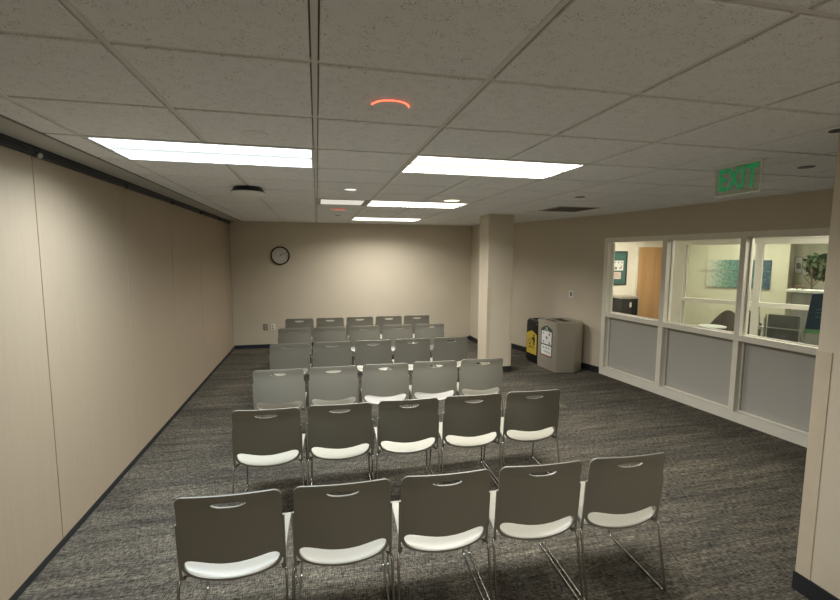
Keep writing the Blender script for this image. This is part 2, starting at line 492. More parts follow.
# ------------------------------------------------------------------ chairs
def smoothstep(t): t = max(0, min(1, t)); return t*t*(3-2*t)
HW = .2275
def shell_pt(u, z):
    x = u*HW
    t = (.80-z)/.40
    y = .012+.010*t+.010*t*t-.012*smoothstep((z-.72)/.09)      # lean, with a slight flare at the top
    y += (.020+.016*t)*(u*u)-.016                                  # wrap of the sides
    return (x, y, z)
def back_mesh():
    n = 44
    us = [math.sin(-PI/2+PI*k/n) for k in range(n+1)]
    us = sorted(set([round(u, 5) for u in us]+[round(.235+.03*math.cos(PI*k/8), 5)*s for k in range(9) for s in (1, -1)] +
                    [s*round(.87+.05*math.cos(PI*k/8), 5) for k in range(9) for s in (1, -1)]))
    rc = .036
    def corner(u, r):
        d = (1-abs(u))*HW
        return r-math.sqrt(max(0, r*r-(r-d)**2)) if d < r else 0.
    top = lambda u: .803-corner(u, rc)
    bot = lambda u: .376+.038*u*u+corner(u, .05)
    slc, slw = .757, .315
    def sl(u):
        k = abs(u)/slw
        return (.0, .0) if k >= 1 else (.010*math.sqrt(1-k**4), .017*math.sqrt(1-k**2.4))
    cw = .92
    hi_ = lambda u: .466+.044*u*u
    lo_ = lambda u: bot(u*.88)+.013
    def cr(u):
        k = abs(u)/cw
        if k >= 1: return None
        lo, hi = lo_(u), hi_(u)
        f = (1-k**6)**.5; mid = (lo+hi)/2
        return mid+(lo-mid)*f, mid+(hi-mid)*f
    def crend(u): return (lo_(cw)+hi_(cw))/2
    P = shell_pt
    bm = bmesh.new()
    lines = []
    for u in us:
        st, sb = sl(u); c = cr(u)
        cl, ch = c if c else (crend(u), crend(u))
        T, B = top(u), bot(u)
        ch = max(min(ch, T-.02), B); cl = max(cl, B)
        if abs(u) > cw: cl = ch = max(crend(u), B+.004)
        keys = [T, min(slc+st, T-.004), min(slc-sb, T-.004), ch, cl, B]
        seq = []
        def sub(a, b, k): return [a+(b-a)*i/k for i in range(k+1)]
        seq.append([bm.verts.new(P(u, z)) for z in sub(keys[0], keys[1], 4)])
        seq.append([bm.verts.new(P(u, z)) for z in sub(keys[2], keys[3], 12)])
        seq.append([bm.verts.new(P(u, z)) for z in sub(keys[4], keys[5], 3)])
        lines.append(seq)
    for A, B in zip(lines, lines[1:]):
        for a, b in zip(A, B):
            for k in range(len(a)-1):
                bm.faces.new([a[k], a[k+1], b[k+1], b[k]])
    bmesh.ops.remove_doubles(bm, verts=bm.verts[:], dist=.0004)
    recalc(bm)
    # make sure normals face backwards (-y) so that the shell thickens forwards
    if sum(f.normal.y*f.calc_area() for f in bm.faces) > 0: bmesh.ops.reverse_faces(bm, faces=bm.faces[:])
    bmesh.ops.solidify(bm, geom=bm.faces[:], thickness=.009)
    recalc(bm)
    return bm

def seat_mesh():
    bm = bmesh.new(); n, k = 28, 26
    R = .228
    rows = []
    for j in range(k+1):
        v = j/k; y = .020+.450*v
        row = []
        for i in range(n+1):
            u = -1+2*i/n
            w = R*(1-.0*v)
            # rounded plan corners
            d = min(v, 1-v)*.438
            if d < .05: w = R-.05+math.sqrt(max(0, .05**2-(.05-d)**2))
            z = .384+.030*smoothstep(v/.3)+.036*v-.040*smoothstep((v-.82)/.18)**1.5
            z += .014*(u*u)*math.sin(PI*min(1, v*1.1))+.030*u*u*(1-v)**2
            row.append(bm.verts.new((u*w, y+.028*u*u*(1-v)**2, z)))
        rows.append(row)
    for a, b in zip(rows, rows[1:]):
        for i in range(n): bm.faces.new([a[i], a[i+1], b[i+1], b[i]])
    bmesh.ops.remove_doubles(bm, verts=bm.verts[:], dist=.0003)
    recalc(bm)
    if sum(f.normal.z*f.calc_area() for f in bm.faces) < 0: bmesh.ops.reverse_faces(bm, faces=bm.faces[:])
    bmesh.ops.solidify(bm, geom=bm.faces[:], thickness=.012)
    recalc(bm)
    return bm

LEGX = .238
def leg_mesh(s):
    x = s*LEGX; xi = s*.205
    pts = [(xi, .20, .382), (xi, .10, .376), (x, .052, .378), (x, -.035, .0075), (x, .490, .0075), (s*.228, .452, .380), (xi, .42, .395), (xi, .20, .378)]
    bm = bmesh.new(); tube(bm, fillet(pts, .028, 5), .0065, 8); recalc(bm); return bm
def upright_mesh(s):
    bm = bmesh.new(); pts = []
    for z in (.665, .62, .56, .50, .45, .41, .385):
        x, y, z = shell_pt(1, z); pts.append((s*(x+.002), y+.006, z))
    pts += [(s*.222, .07, .374), (s*.205, .12, .374)]
    tube(bm, pts, .0075, 8); recalc(bm); return bm

def make_chair():
    root = thing('stacking_chair', 'x', 'chair')
    link('backrest', back_mesh(), M['chair_back'], root, True, 50)
    link('seat', seat_mesh(), M['chair'], root, True, 50)
    for s in (-1, 1):
        lg = link('sled_leg', leg_mesh(s), M['chrome'], root, True, 60)
        for (yy) in (-.012, .455):
            bm = bmesh.new(); box(bm, s*LEGX-.008, s*LEGX+.008, yy-.012, yy+.012, 0, .008, bev=.002)
            link('foot_glide', bm, M['greyplate'], lg)
        link('back_upright', upright_mesh(s), M['chair_back'], root, True, 60)
    for yy, zz_ in ((.20, .380), (.39, .391)):
        bm = tube(bmesh.new(), [(-.205, yy, zz_), (.205, yy, zz_)], .0065, 8)
        recalc(bm); link('seat_crossbar', bm, M['chrome'], root, True, 60)
    return root

def kids(o): return [q for q in COL.objects if q.parent == o]
def copy_tree(o, parent=None):
    c = o.copy(); COL.objects.link(c); c.parent = parent
    for ch in kids(o): copy_tree(ch, c)
    return c

ROWS = []
for (xa, ya), (xb, yb) in (((-.406, 2.036), (1.618, 1.976)), ((-.362, 3.142), (1.660, 3.132)), ((-.368, 4.235), (1.652, 4.243)),
                           ((-.340, 5.460), (1.682, 5.455)), ((-.335, 6.595), (1.694, 6.605)), ((-.300, 7.575), (1.706, 7.590))):
    ROWS.append([(xa+(xb-xa)*k/4, ya+(yb-ya)*k/4) for k in range(5)])
rown = ['row nearest the camera', 'second row from the camera', 'third row from the camera',
        'fourth row from the camera', 'fifth row, second from the back wall', 'farthest row, nearest the back wall']
pos = ['leftmost', 'second from left', 'middle one', 'second from right', 'rightmost']
chair0 = make_chair()
first = True
for r, row in enumerate(ROWS):
    for k, (x, y) in enumerate(row):
        o = chair0 if first else copy_tree(chair0)
        first = False
        o.location = (x, y-.012, 0)
        o.rotation_euler = (0, 0, math.radians(-2.4+[.3, -.4, .2, -.2, .4][(k*2+r) % 5]))
        o['label'] = 'grey plastic sled-base chair, %s in the %s' % (pos[k], rown[r])
        o['category'] = 'chair'; o['group'] = 'rows of grey stacking chairs'

# ------------------------------------------------------------------ ceiling lights
def troffer(i, j, w, lens, label, nlens=2):
    x0, x1 = GX+GS*i+.004, GX+GS*(i+w)-.004
    y0, y1 = GY+GS*j+.004, GY+GS*(j+1)-.004
    cx, cy = (x0+x1)/2, (y0+y1)/2
    t_ = thing('ceiling_light', label, 'light', (cx, cy, CZ), 0, 'recessed ceiling light panels')
    hx, hy = (x1-x0)/2, (y1-y0)/2
    f = .022
    bm = bmesh.new()
    box(bm, -hx, hx, -hy, -hy+f, -.003, .05); box(bm, -hx, hx, hy-f, hy, -.003, .05)
    box(bm, -hx, -hx+f, -hy+f, hy-f, -.003, .05); box(bm, hx-f, hx, -hy+f, hy-f, -.003, .05)
    box(bm, -hx+f, hx-f, -hy+f, hy-f, .044, .05)
    link('light_frame', bm, M['white_flange'], t_)
    ys_ = [-hy+f, -.006, .006, hy-f]
    for a, b in ((ys_[0], ys_[1]), (ys_[2], ys_[3])):
        # gently bowed lens
        bm = bmesh.new(); n = 8; prev = None
        for k in range(n+1):
            yy = a+(b-a)*k/n; z = .010-.007*math.sin(PI*k/n)
            cur = [bm.verts.new((-hx+f, yy, z)), bm.verts.new((hx-f, yy, z))]
            if prev: bm.faces.new([prev[0], cur[0], cur[1], prev[1]])
            prev = cur
        link('diffuser', bm, lens, t_, True)
    la = bpy.data.lights.new('troffer_lamp', 'AREA'); la.shape = 'RECTANGLE'
    la.size = 2*hx-2*f; la.size_y = hy-f-.009; la.spread = math.radians(SPREAD)
    la.energy = LP*.5*(1.7 if j < 0 else 1.); la.color = (.84, .935, 1.) if lens is M['lens_cool'] else (1., .98, .92)  # stronger output for the added fill panel
    lo = bpy.data.objects.new('troffer_lamp', la); COL.objects.link(lo); lo.parent = t_; lo.location = (0, (hy-f+.009)/2, -.001)
    l2 = lo.copy(); COL.objects.link(l2); l2.location = (0, -(hy-f+.009)/2, -.001)
    link('center_rib', bx(-hx+f, hx-f, -.007, .007, -.004, .02), M['soffit'], t_)
    return t_
troffer(-2, 2, 2, M['lens_cool'], 'long lit ceiling panel with cool white glow on the left, near the partition')
troffer(1, 2, 2, M['lens_warm'], 'long lit ceiling panel to the right, nearest of the three in line')
troffer(1, 6, 2, M['lens_warm'], 'long lit ceiling panel, middle of the three in line towards the back wall')
troffer(1, -6, 2, M['lens_warm'], 'long ceiling panel added unseen behind the viewpoint as fill light')  # out of view; added to fill the chair backs and near ceiling
troffer(1, 10, 2, M['lens_warm'], 'long lit ceiling panel closest to the back wall')
# small dim panel
x0, x1, y0, y1 = GX+GS*0+.004, GX+GS-.004, GY+GS*6+.004, GY+GS*7-.004
t_ = thing('ceiling_panel', 'small square pale ceiling panel, dim, beside the middle lit panel', 'light', ((x0+x1)/2, (y0+y1)/2, CZ))
h = (x1-x0)/2
bm = bmesh.new(); box(bm, -h, h, -h, -h+.03, -.003, .05); box(bm, -h, h, h-.03, h, -.003, .05)
box(bm, -h, -h+.05, -h+.03, h-.03, -.003, .05); box(bm, h-.05, h, -h+.03, h-.03, -.003, .05)
link('panel_frame', bm, M['soffit'], t_)
link('panel_lens', bx(-h+.05, h-.05, -h+.03, h-.03, .004, .02), M['lens_dim'], t_)

# return air vent
x0, x1, y0, y1 = GX+GS*5+.006, GX+GS*6-.006, GY+GS*6+.006, GY+GS*7-.006
t_ = thing('ceiling_vent', 'dark slotted square air vent in the ceiling right of the column', 'vent', ((x0+x1)/2, (y0+y1)/2, CZ))
h = (x1-x0)/2
bm = bmesh.new()
for a in (-1, 1):
    box(bm, -h, h, a*h-(.03 if a > 0 else 0), a*h+(.03 if a < 0 else 0), -.003, .02)
    box(bm, a*h-(.03 if a > 0 else 0), a*h+(.03 if a < 0 else 0), -h+.03, h-.03, -.003, .02)
link('vent_frame', bm, M['soffit'], t_)
bm = bmesh.new()
for k in range(22):
    yy = -h+.04+k*(2*h-.08)/21
    box(bm, -h+.03, h-.03, yy-.005, yy+.005, .0, .012)
link('vent_slats', bm, M['greyplate'], t_)
link('vent_backing', bx(-h+.01, h-.01, -h+.01, h-.01, .02, .03), M['dark'], t_)

# access-point like disc
t_ = thing('ceiling_device', 'flat round device hanging from ceiling, black rim with pale underside', 'ceiling device', (-.62, 4.52, CZ))
bm = bmesh.new(); lathe(bm, [(0, 0), (.12, 0), (.128, -.012), (.138, -.030), (.152, -.042), (.150, -.046), (0, -.046)], n=40); recalc(bm)
link('device_housing', bm, M['track'], t_, True)
bm = bmesh.new(); lathe(bm, [(.148, -.0455), (.147, -.062), (.135, -.078), (.10, -.089), (.04, -.095), (0, -.096)], n=40); recalc(bm)
link('device_cover', bm, M['white'], t_, True)

# sensor discs with red light
def ring_arc(r0, r1, z0, z1, a0, a1, n=24):
    bm = bmesh.new(); prev = None
    for k in range(n+1):
        a = a0+(a1-a0)*k/n
        q = [bm.verts.new((r*math.cos(a), r*math.sin(a), z)) for r, z in ((r0, z0), (r1, z0), (r1, z1), (r0, z1))]
        if prev:
            for i in range(4): bm.faces.new([prev[i], prev[(i+1) % 4], q[(i+1) % 4], q[i]])
        else: bm.faces.new(q)
        prev = q
    bm.faces.new(list(reversed(prev))); return recalc(bm)
t_ = thing('ceiling_speaker', 'flush ceiling disc with glowing red crescent rim, nearest the camera', 'ceiling speaker', (.312, 1.915, CZ))
bm = bmesh.new(); lathe(bm, [(0, -.006), (.078, -.006), (.086, -.002), (.086, 0), (0, 0)], n=36); recalc(bm); link('speaker_cover', bm, M['tile'], t_, True)
link('red_rim', ring_arc(.0765, .0815, -.008, -.001, PI*1.05, PI*1.95), M['red_glow'], t_)
t_ = thing('ceiling_speaker', 'faint pinkish red ceiling disc near the back wall, left of the lit panels', 'ceiling speaker', (.314, 6.33, CZ))
bm = bmesh.new(); lathe(bm, [(0, -.012), (.085, -.012), (.098, -.004), (.098, 0), (0, 0)], n=36); recalc(bm); link('speaker_cover', bm, M['red_faint'], t_, True)
link('speaker_rim', ring_arc(.098, .11, -.004, 0, 0, 2*PI-.001), M['grid'], t_)

def disc(x, y, r, m, label, name='sprinkler_cover', cat='sprinkler cover', grp=None, ring=None):
    t_ = thing(name, label, cat, (x, y, CZ), 0, grp)
    bm = bmesh.new(); lathe(bm, [(0, -.005), (r*.85, -.005), (r, -.002), (r, 0), (0, 0)], n=32); recalc(bm); link('cover_plate', bm, m, t_, True)
    bm = ring_arc(r, r+.010, -.004, 0, 0, 2*PI-.001); link('trim_ring', bm, ring or M['grid'], t_)
    return t_
disc(-.304, 2.53, .062, M['tile'], 'faint round cover plate in the tile just before the cool white panel', ring=M['tile'], grp='round ceiling covers')
disc(1.47, 3.82, .068, M['tile'], 'round cover plate with white ring beyond the nearest warm panel', ring=M['white'], grp='round ceiling covers')
disc(.33, 4.40, .06, emis('white_cap_glow', (1., .97, .92), .55), 'small bright white round ceiling cap with added highlight glow between the two lines of panels', 'glow_disc', 'light')  # emission imitates a bright highlight on the cap
disc(2.766, 4.336, .045, M['greyplate'], 'small dark round cap in the ceiling towards the column', ring=M['greyplate'], grp='round ceiling covers')
disc(3.35, 2.49, .04, M['greyplate'], 'small dark round cap in the ceiling beyond the exit sign', ring=M['greyplate'], grp='round ceiling covers')
disc(2.535, 1.745, .03, M['dark'], 'small dark round cap in the ceiling beside the near right wall end', ring=M['dark'], grp='round ceiling covers')
disc(.34, 7.35, .03, M['greyplate'], 'tiny dark round cap in the ceiling close to the back wall', ring=M['greyplate'], grp='round ceiling covers')
disc(1.53, 4.99, .095, emis('warm_downlight', (1., .86, .58), 1.2), 'small round warm yellowish recessed light beside the middle lit panel', 'glow_disc', 'light', ring=M['soffit'])

# ------------------------------------------------------------------ exit sign
ES = thing('exit_sign', 'clear hanging sign with green EXIT letters below the ceiling', 'exit sign', (2.793, 2.515, CZ))
eu = Vector((-.017, -.35, 0)).normalized()           # reading direction (towards the camera)
Me = basis((0, 0, 0), eu, (0, 0, 1))
bm = bmesh.new(); box(bm, -.185, .185, -.004, .0, -.055, .055, mtx=Me @ Matrix(((1, 0, 0, 0), (0, 1, 0, 0), (0, 0, 1, 0), (0, 0, 0, 1))), bev=.0015)
link('canopy_plate', bm, M['grid'], ES)
bm = bmesh.new(); box(bm, -.18, .18, -.016, -.004, -.012, .012, mtx=Me); link('mount_rail', bm, M['grid'], ES)
bm = bmesh.new(); box(bm, -.176, .176, -.203, -.012, -.004, .004, mtx=Me, bev=.001); link('acrylic_panel', bm, M['acrylic'], ES)
bm = bmesh.new()
zf = .0048
for a in (-1, 1): box(bm, a*.176-.002, a*.176+.002, -.203, -.014, -.005, .005, mtx=Me)
box(bm, -.176, .176, -.206, -.201, -.005, .005, mtx=Me)
link('panel_edge', bm, mat('edge_acrylic', (.8, .86, .78), .2), ES)
# letters stand on the face seen from the chairs (towards -x)
zl = Me.to_3x3() @ Vector((0, 0, 1))
off = .0052 if zl.x < 0 else -.0052
lx = Matrix.Translation((0, 0, 0))
text_obj('exit_letters', 'EXIT', .205, Me @ Matrix.Translation((.004, -.104, off)), M['green'], ES, .0012, .66, .0045)

# ------------------------------------------------------------------ wall things
CK = thing('wall_clock', 'round white wall clock with black rim on the back wall', 'clock', (-.70, BY, 1.835))
Mk = basis((0, 0, 0), (1, 0, 0), (0, 0, 1))           # z towards the room (-y)
bm = bmesh.new(); lathe(bm, [(.150, .0), (.178, .0), (.182, .02), (.176, .036), (.164, .038), (.158, .026), (.157, .018)], n=48, mtx=Mk); recalc(bm)
link('clock_rim', bm, M['black'], CK, True)
bm = bmesh.new(); lathe(bm, [(0, .001), (.16, .001), (.16, .018), (0, .018)], n=48, mtx=Mk); recalc(bm); link('clock_face', bm, M['clock_face'], CK)
for k in range(12):
    a = PI/2-2*PI*(k+1)/12
    text_obj('numeral', str(k+1), .036, Mk @ Matrix.Translation((.118*math.cos(a), .118*math.sin(a), .0185)), M['ink'], CK, .0004)
bm = bmesh.new()
for k in range(60):
    a = 2*PI*k/60; L = .012 if k % 5 == 0 else .006
    box(bm, .152-L, .152, -.0012, .0012, .018, .0188, mtx=Mk @ Matrix.Rotation(a, 4, 'Z'))
link('minute_marks', bm, M['ink'], CK)
def hand(name, ang, L, w, z):
    bm = bmesh.new(); box(bm, -.02, L, -w, w, z, z+.002, mtx=Mk @ Matrix.Rotation(ang, 4, 'Z')); link(name, bm, M['ink'], CK)
hand('hour_hand', math.radians(55), .075, .004, .020); hand('minute_hand', math.radians(28), .115, .003, .0225)
bm = bmesh.new(); lathe(bm, [(0, .018), (.007, .018), (.007, .027), (0, .028)], n=16, mtx=Mk); recalc(bm); link('center_cap', bm, M['ink'], CK)

def outlet(x, z, plate, face, label):
    t_ = thing('wall_outlet', label, 'outlet', (x, BY, z), 0, 'outlets on the back wall')
    link('cover_plate', bx(-.038, .038, -.007, 0, -.06, .06, bev=.002), plate, t_)
    for s in (-1, 1):
        bm = bmesh.new(); box(bm, -.017, .017, -.010, -.006, s*.026-.016, s*.026+.016, bev=.002)
        sk = link('socket', bm, face, t_)
        bm = bmesh.new()
        box(bm, -.008, -.005, -.0105, -.0098, s*.026-.004, s*.026+.008); box(bm, .005, .008, -.0105, -.0098, s*.026-.004, s*.026+.008)
        box(bm, -.003, .003, -.0105, -.0098, s*.026-.012, s*.026-.007)
        link('slots', bm, M['ink'], sk)
outlet(-1.018, .42, mat('brown_plate', (.16, .135, .11), .5), M['wall'], 'brownish outlet plate low on the back wall, left of the pair')
outlet(-.876, .416, M['white'], mat('grey_socket', (.4, .38, .34), .5), 'white outlet plate low on the back wall, right of the pair')

# thermostat on the angled wall
d3 = (Vector(P3)-Vector(P2)).normalized(); n3 = Vector((-abs(d3.y), -abs(d3.x)))
q = Vector(P2)+d3*1.71
TH = thing('light_switch', 'small white wall switch on the angled wall above the steel bin', 'switch', (q.x, q.y, 1.215))
Mt = basis((0, 0, 0), (d3.x, d3.y, 0), (0, 0, 1))
zt = (Mt.to_3x3() @ Vector((0, 0, 1))); sg = 1 if zt.x < 0 else -1
def tb(x0, x1, y0, y1, z0, z1, bev=0.):
    a, b = sorted((sg*z0, sg*z1)); return bx(x0, x1, y0, y1, a, b, mtx=Mt, bev=bev)
link('switch_plate', tb(-.05, .05, -.06, .06, 0, .008, .002), M['white'], TH)
link('switch_rocker', tb(-.018, .018, -.034, .034, .008, .013, .001), M['greyplate'], TH)

# ------------------------------------------------------------------ bins
BA, BB, BC, BD, BE, BF = (3.605, 6.735), (3.655, 6.225), (3.95, 6.175), (4.17, 6.30), (4.135, 6.75), (3.95, 6.80)
bin2 = thing('recycling_bin', 'stainless steel recycling bin with green and white label in front of angled wall', 'bin', (3.9, 6.48, 0))
def rel(pts, o): return [(x-o.location.x, y-o.location.y) for x, y in pts]
foot = [BA, BB, BC, BD, BE, BF]
bm = bmesh.new(); prism(bm, rel(foot, bin2), .012, .775); recalc(bm)
bmesh.ops.bevel(bm, geom=[e for e in bm.edges if abs(e.verts[0].co.z-e.verts[1].co.z) > .1], offset=.012, segments=3, affect='EDGES')
link('bin_body', bm, M['steel'], bin2)
cen = Vector((3.885, 6.49))
def scale(pts, k, c=cen): return [((x-c.x)*k+c.x, (y-c.y)*k+c.y) for x, y in pts]
bm = bmesh.new(); prism(bm, rel(scale(foot, .93), bin2), 0, .012); recalc(bm); link('bin_plinth', bm, M['base_black'], bin2)
# lid with an open rectangular mouth and a slot near the label side
bm = bmesh.new()
outer = scale(foot, 1.012)
fv = (Vector(BB)-Vector(BA)).normalized(); gv = Vector((-fv.y, fv.x)); gv = gv if gv.x > 0 else -gv
oA = Vector(BA)
L_ = (Vector(BB)-Vector(BA)).length
def lp(u, v): q = oA+fv*u*L_+gv*v; return (q.x, q.y)
lower = [bm.verts.new((*p, .775)) for p in rel(outer, bin2)]
upper = [bm.verts.new((*p, .800)) for p in rel(outer, bin2)]
top = [bm.verts.new((*p, .812)) for p in rel(scale(outer, .95), bin2)]
nn = len(outer)
for k in range(nn):
    bm.faces.new([lower[k], lower[(k+1) % nn], upper[(k+1) % nn], upper[k]])
    bm.faces.new([upper[k], upper[(k+1) % nn], top[(k+1) % nn], top[k]])
bm.faces.new(list(reversed(lower)))
mouth = [lp(.12, .17), lp(.88, .17), lp(.88, .42), lp(.12, .42)]
mt_ = [bm.verts.new((*p, .812)) for p in rel(mouth, bin2)]
ml_ = [bm.verts.new((*p, .790)) for p in rel(mouth, bin2)]
for k in range(4): bm.faces.new([mt_[k], mt_[(k+1) % 4], ml_[(k+1) % 4], ml_[k]])
te = [bm.edges.get((top[k], top[(k+1) % nn])) for k in range(nn)]+[bm.edges.get((mt_[k], mt_[(k+1) % 4])) for k in range(4)]
bmesh.ops.triangle_fill(bm, edges=te, use_beauty=True)
recalc(bm); link('bin_lid', bm, M['steel'], bin2)
bm = bmesh.new(); prism(bm, rel(mouth, bin2), .788, .791); recalc(bm); link('lid_mouth', bm, M['black'], bin2)
bm = bmesh.new(); prism(bm, rel([lp(.25, .055), lp(.75, .055), lp(.75, .11), lp(.25, .11)], bin2), .8115, .8135); recalc(bm); link('lid_slot', bm, M['black'], bin2)
# label on the face A-B (seen from the chairs)
mid = (Vector(BA)+Vector(BB))/2
ML = basis((mid.x-bin2.location.x, mid.y-bin2.location.y, 0), (fv.x, fv.y, 0), (0, 0, 1))
zl = ML.to_3x3() @ Vector((0, 0, 1)); s2 = 1 if zl.x < 0 else -1
def flat(pts, z, material, name, parent, mtx, t=.0012, s=1):
    bm = bmesh.new(); a, b = sorted((s*z, s*(z+t))); prism(bm, pts, a, b, mtx=mtx); recalc(bm); return link(name, bm, material, parent)
flat([(-.155, .225), (.155, .225), (.155, .665), (.10, .70), (.0, .735), (-.10, .70), (-.155, .665)], .0005, M['labelgreen'], 'label_backing', bin2, ML, s=s2)
flat([(-.135, .425), (.135, .425), (.135, .635), (-.135, .635)], .002, M['paper'], 'label_panel', bin2, ML, s=s2)
flat([(-.138, .235), (.138, .235), (.138, .405), (-.138, .405)], .002, M['paper'], 'label_panel', bin2, ML, s=s2)
flat([(-.138, .235), (.138, .235), (.138, .247), (-.138, .247)], .0035, M['redline'], 'label_stripe', bin2, ML, s=s2)
bm = bmesh.new()
def pic(bm, x, y, w, h): 
    a, b = sorted((s2*.0035, s2*.0045)); box(bm, x-w/2, x+w/2, y-h/2, y+h/2, a, b, mtx=ML)
for x, y, w, h in ((-.085, .60, .03, .02), (.075, .595, .035, .04), (.0, .535, .05, .03), (.01, .515, .03, .02), (-.08, .46, .03, .035), (.08, .455, .025, .045), (.09, .44, .04, .012)):
    pic(bm, x, y, w, h)
for x in (-.07, .0, .07): pic(bm, x, .365, .03, .025)
for k in range(6): pic(bm, -.06+.032*k, .305-.002*k, .018, .018)
link('label_pictures', bm, M['greyink'], bin2)
# recycling triangle of three bent arrows above the panels
bm = bmesh.new()
a_, b_ = sorted((s2*.0022, s2*.003))
for k in range(3):
    R3 = Matrix.Translation((0, .685, 0)) @ Matrix.Rotation(2*PI*k/3, 4, 'Z')
    prism(bm, [(-.016, -.017), (.008, -.017), (.008, -.023), (.020, -.013), (.008, -.003), (.008, -.009), (-.012, -.009)], a_, b_, mtx=ML @ R3)
recalc(bm); link('recycling_symbol', bm, M['paper'], bin2)
text_obj('label_text', 'RECYCLE', .034, ML @ Matrix.Translation((0, .647, s2*.0028)), M['paper'], bin2, .0004)
for (u, v) in ((.3, .2), (.5, .2)):
    pass

def rrect(x0, x1, y0, y1, r, n=5):
    out = []
    for cx, cy, a0 in ((x1-r, y1-r, 0), (x0+r, y1-r, PI/2), (x0+r, y0+r, PI), (x1-r, y0+r, 1.5*PI)):
        for k in range(n+1):
            a = a0+PI/2*k/n; out.append((cx+r*math.cos(a), cy+r*math.sin(a)))
    return out
bin1 = thing('trash_bin', 'black plastic trash bin with yellow label, behind the steel bin', 'bin', (3.82, 7.015, 0), math.radians(4))
bm = bmesh.new()
secs = [(0, -.02), (.02, -.02), (.03, 0), (.10, .0), (.70, 0.0), (.72, -.006), (.735, -.02)]
rings = []
for z, gshr in secs:
    rings.append([bm.verts.new((x, y, z)) for x, y in rrect(-.185-gshr, .185+gshr, -.205-gshr, .205+gshr, .05)])
n_ = len(rings[0])
for a, b in zip(rings, rings[1:]):
    for k in range(n_): bm.faces.new([a[k], a[(k+1) % n_], b[(k+1) % n_], b[k]])
bm.faces.new(list(reversed(rings[0]))); bm.faces.new(rings[-1]); recalc(bm)
link('bin_body', bm, M['black'], bin1, True, 30)
bm = bmesh.new(); pts_o = rrect(-.17, .17, -.19, .19, .05); pts_i = rrect(-.10, .10, -.13, .13, .04)
o0 = [bm.verts.new((x, y, .735)) for x, y in pts_o]; o1 = [bm.verts.new((x*.97, y*.97, .752)) for x, y in pts_o]
i1 = [bm.verts.new((x, y, .752)) for x, y in pts_i]; i0 = [bm.verts.new((x, y, .737)) for x, y in pts_i]
for A, B in ((o0, o1), (o1, i1), (i1, i0)):
    for k in range(n_): bm.faces.new([A[k], A[(k+1) % n_], B[(k+1) % n_], B[k]])
recalc(bm); link('bin_lid', bm, M['dark'], bin1)
for yy in (-.15, .15):
    bm = bmesh.new(); lathe(bm, [(0, 0), (.008, 0), (.006, .006), (0, .008)], n=10, mtx=basis((-.185, yy, .69), (0, -1, 0), (0, 0, 1))); recalc(bm); link('lid_screw', bm, M['silver'], bin1)
MB = basis((-.1855, 0, 0), (0, -1, 0), (0, 0, 1)); zz = MB.to_3x3() @ Vector((0, 0, 1)); s1_ = 1 if zz.x < 0 else -1
flat([(-.16, .155), (.16, .155), (.16, .50), (.09, .535), (0, .565), (-.09, .535), (-.16, .50)], .0005, M['yellow'], 'yellow_label', bin1, MB, s=s1_)
bm = bmesh.new(); a_, b_ = sorted((s1_*.0022, s1_*.003))
# figure dropping litter into an open basket
lathe(bm, [(0, a_), (.022, a_), (.022, b_), (0, b_)], c=(.075, .485, 0), n=16, mtx=MB)
prism(bm, [(.045, .455), (.105, .455), (.11, .38), (.098, .38), (.095, .43), (.095, .31), (.08, .31), (.077, .375), (.073, .375), (.07, .31), (.053, .31), (.055, .425), (.035, .412), (.0, .44), (-.005, .43), (.03, .395), (.045, .41)], a_, b_, mtx=MB)
prism(bm, [(-.10, .40), (-.087, .40), (-.075, .325), (-.035, .325), (-.023, .40), (-.01, .40), (-.026, .31), (-.084, .31)], a_, b_, mtx=MB)
prism(bm, [(-.065, .405), (-.045, .41), (-.04, .43), (-.06, .425)], a_, b_, mtx=MB)
recalc(bm); link('litter_pictogram', bm, M['ink'], bin1)
text_obj('label_text', 'LANDFILL', .050, MB @ Matrix.Translation((0, .27, s1_*.0028)), M['ink'], bin1, .0004)

# ------------------------------------------------------------------ hall and reception beyond the glass
def az(a, d): a = math.radians(a); return Vector((d*math.sin(a), d*math.cos(a)))
HY = 8.3
hall = link('wall_hall', bx(3.9, 8.6, HY, HY+.12, 0, 2.56), M['wall_white']); struct(hall, 'white hallway wall behind the left window pane', 'wall')
# door_1
dr = bpy.data.objects.new('door_1', None); COL.objects.link(dr); struct(dr, 'maple wood door in white frame seen through the left pane', 'door')
dr.location = (7.18, HY, 0)
link('door_leaf', bx(-.44, .44, -.02, .0, .01, 2.05), M['maple'], dr)
bm = bmesh.new(); box(bm, -.50, -.44, -.035, 0, 0, 2.11); box(bm, .44, .50, -.035, 0, 0, 2.11); box(bm, -.44, .44, -.035, 0, 2.05, 2.11)
link('door_frame', bm, M['frame'], dr)
for z in (.25, 1.08, 1.92):
    link('hinge', bx(-.455, -.435, -.040, -.018, z-.055, z+.055), M['silver'], dr)
bm = bmesh.new(); lathe(bm, [(0, 0), (.03, 0), (.03, .006), (.012, .012), (.012, .04), (.028, .05), (.03, .065), (.018, .078), (0, .08)], n=18, mtx=basis((.375, -.02, 1.0), (1, 0, 0), (0, 0, 1))); recalc(bm)
link('door_knob', bm, M['silver'], dr, True)
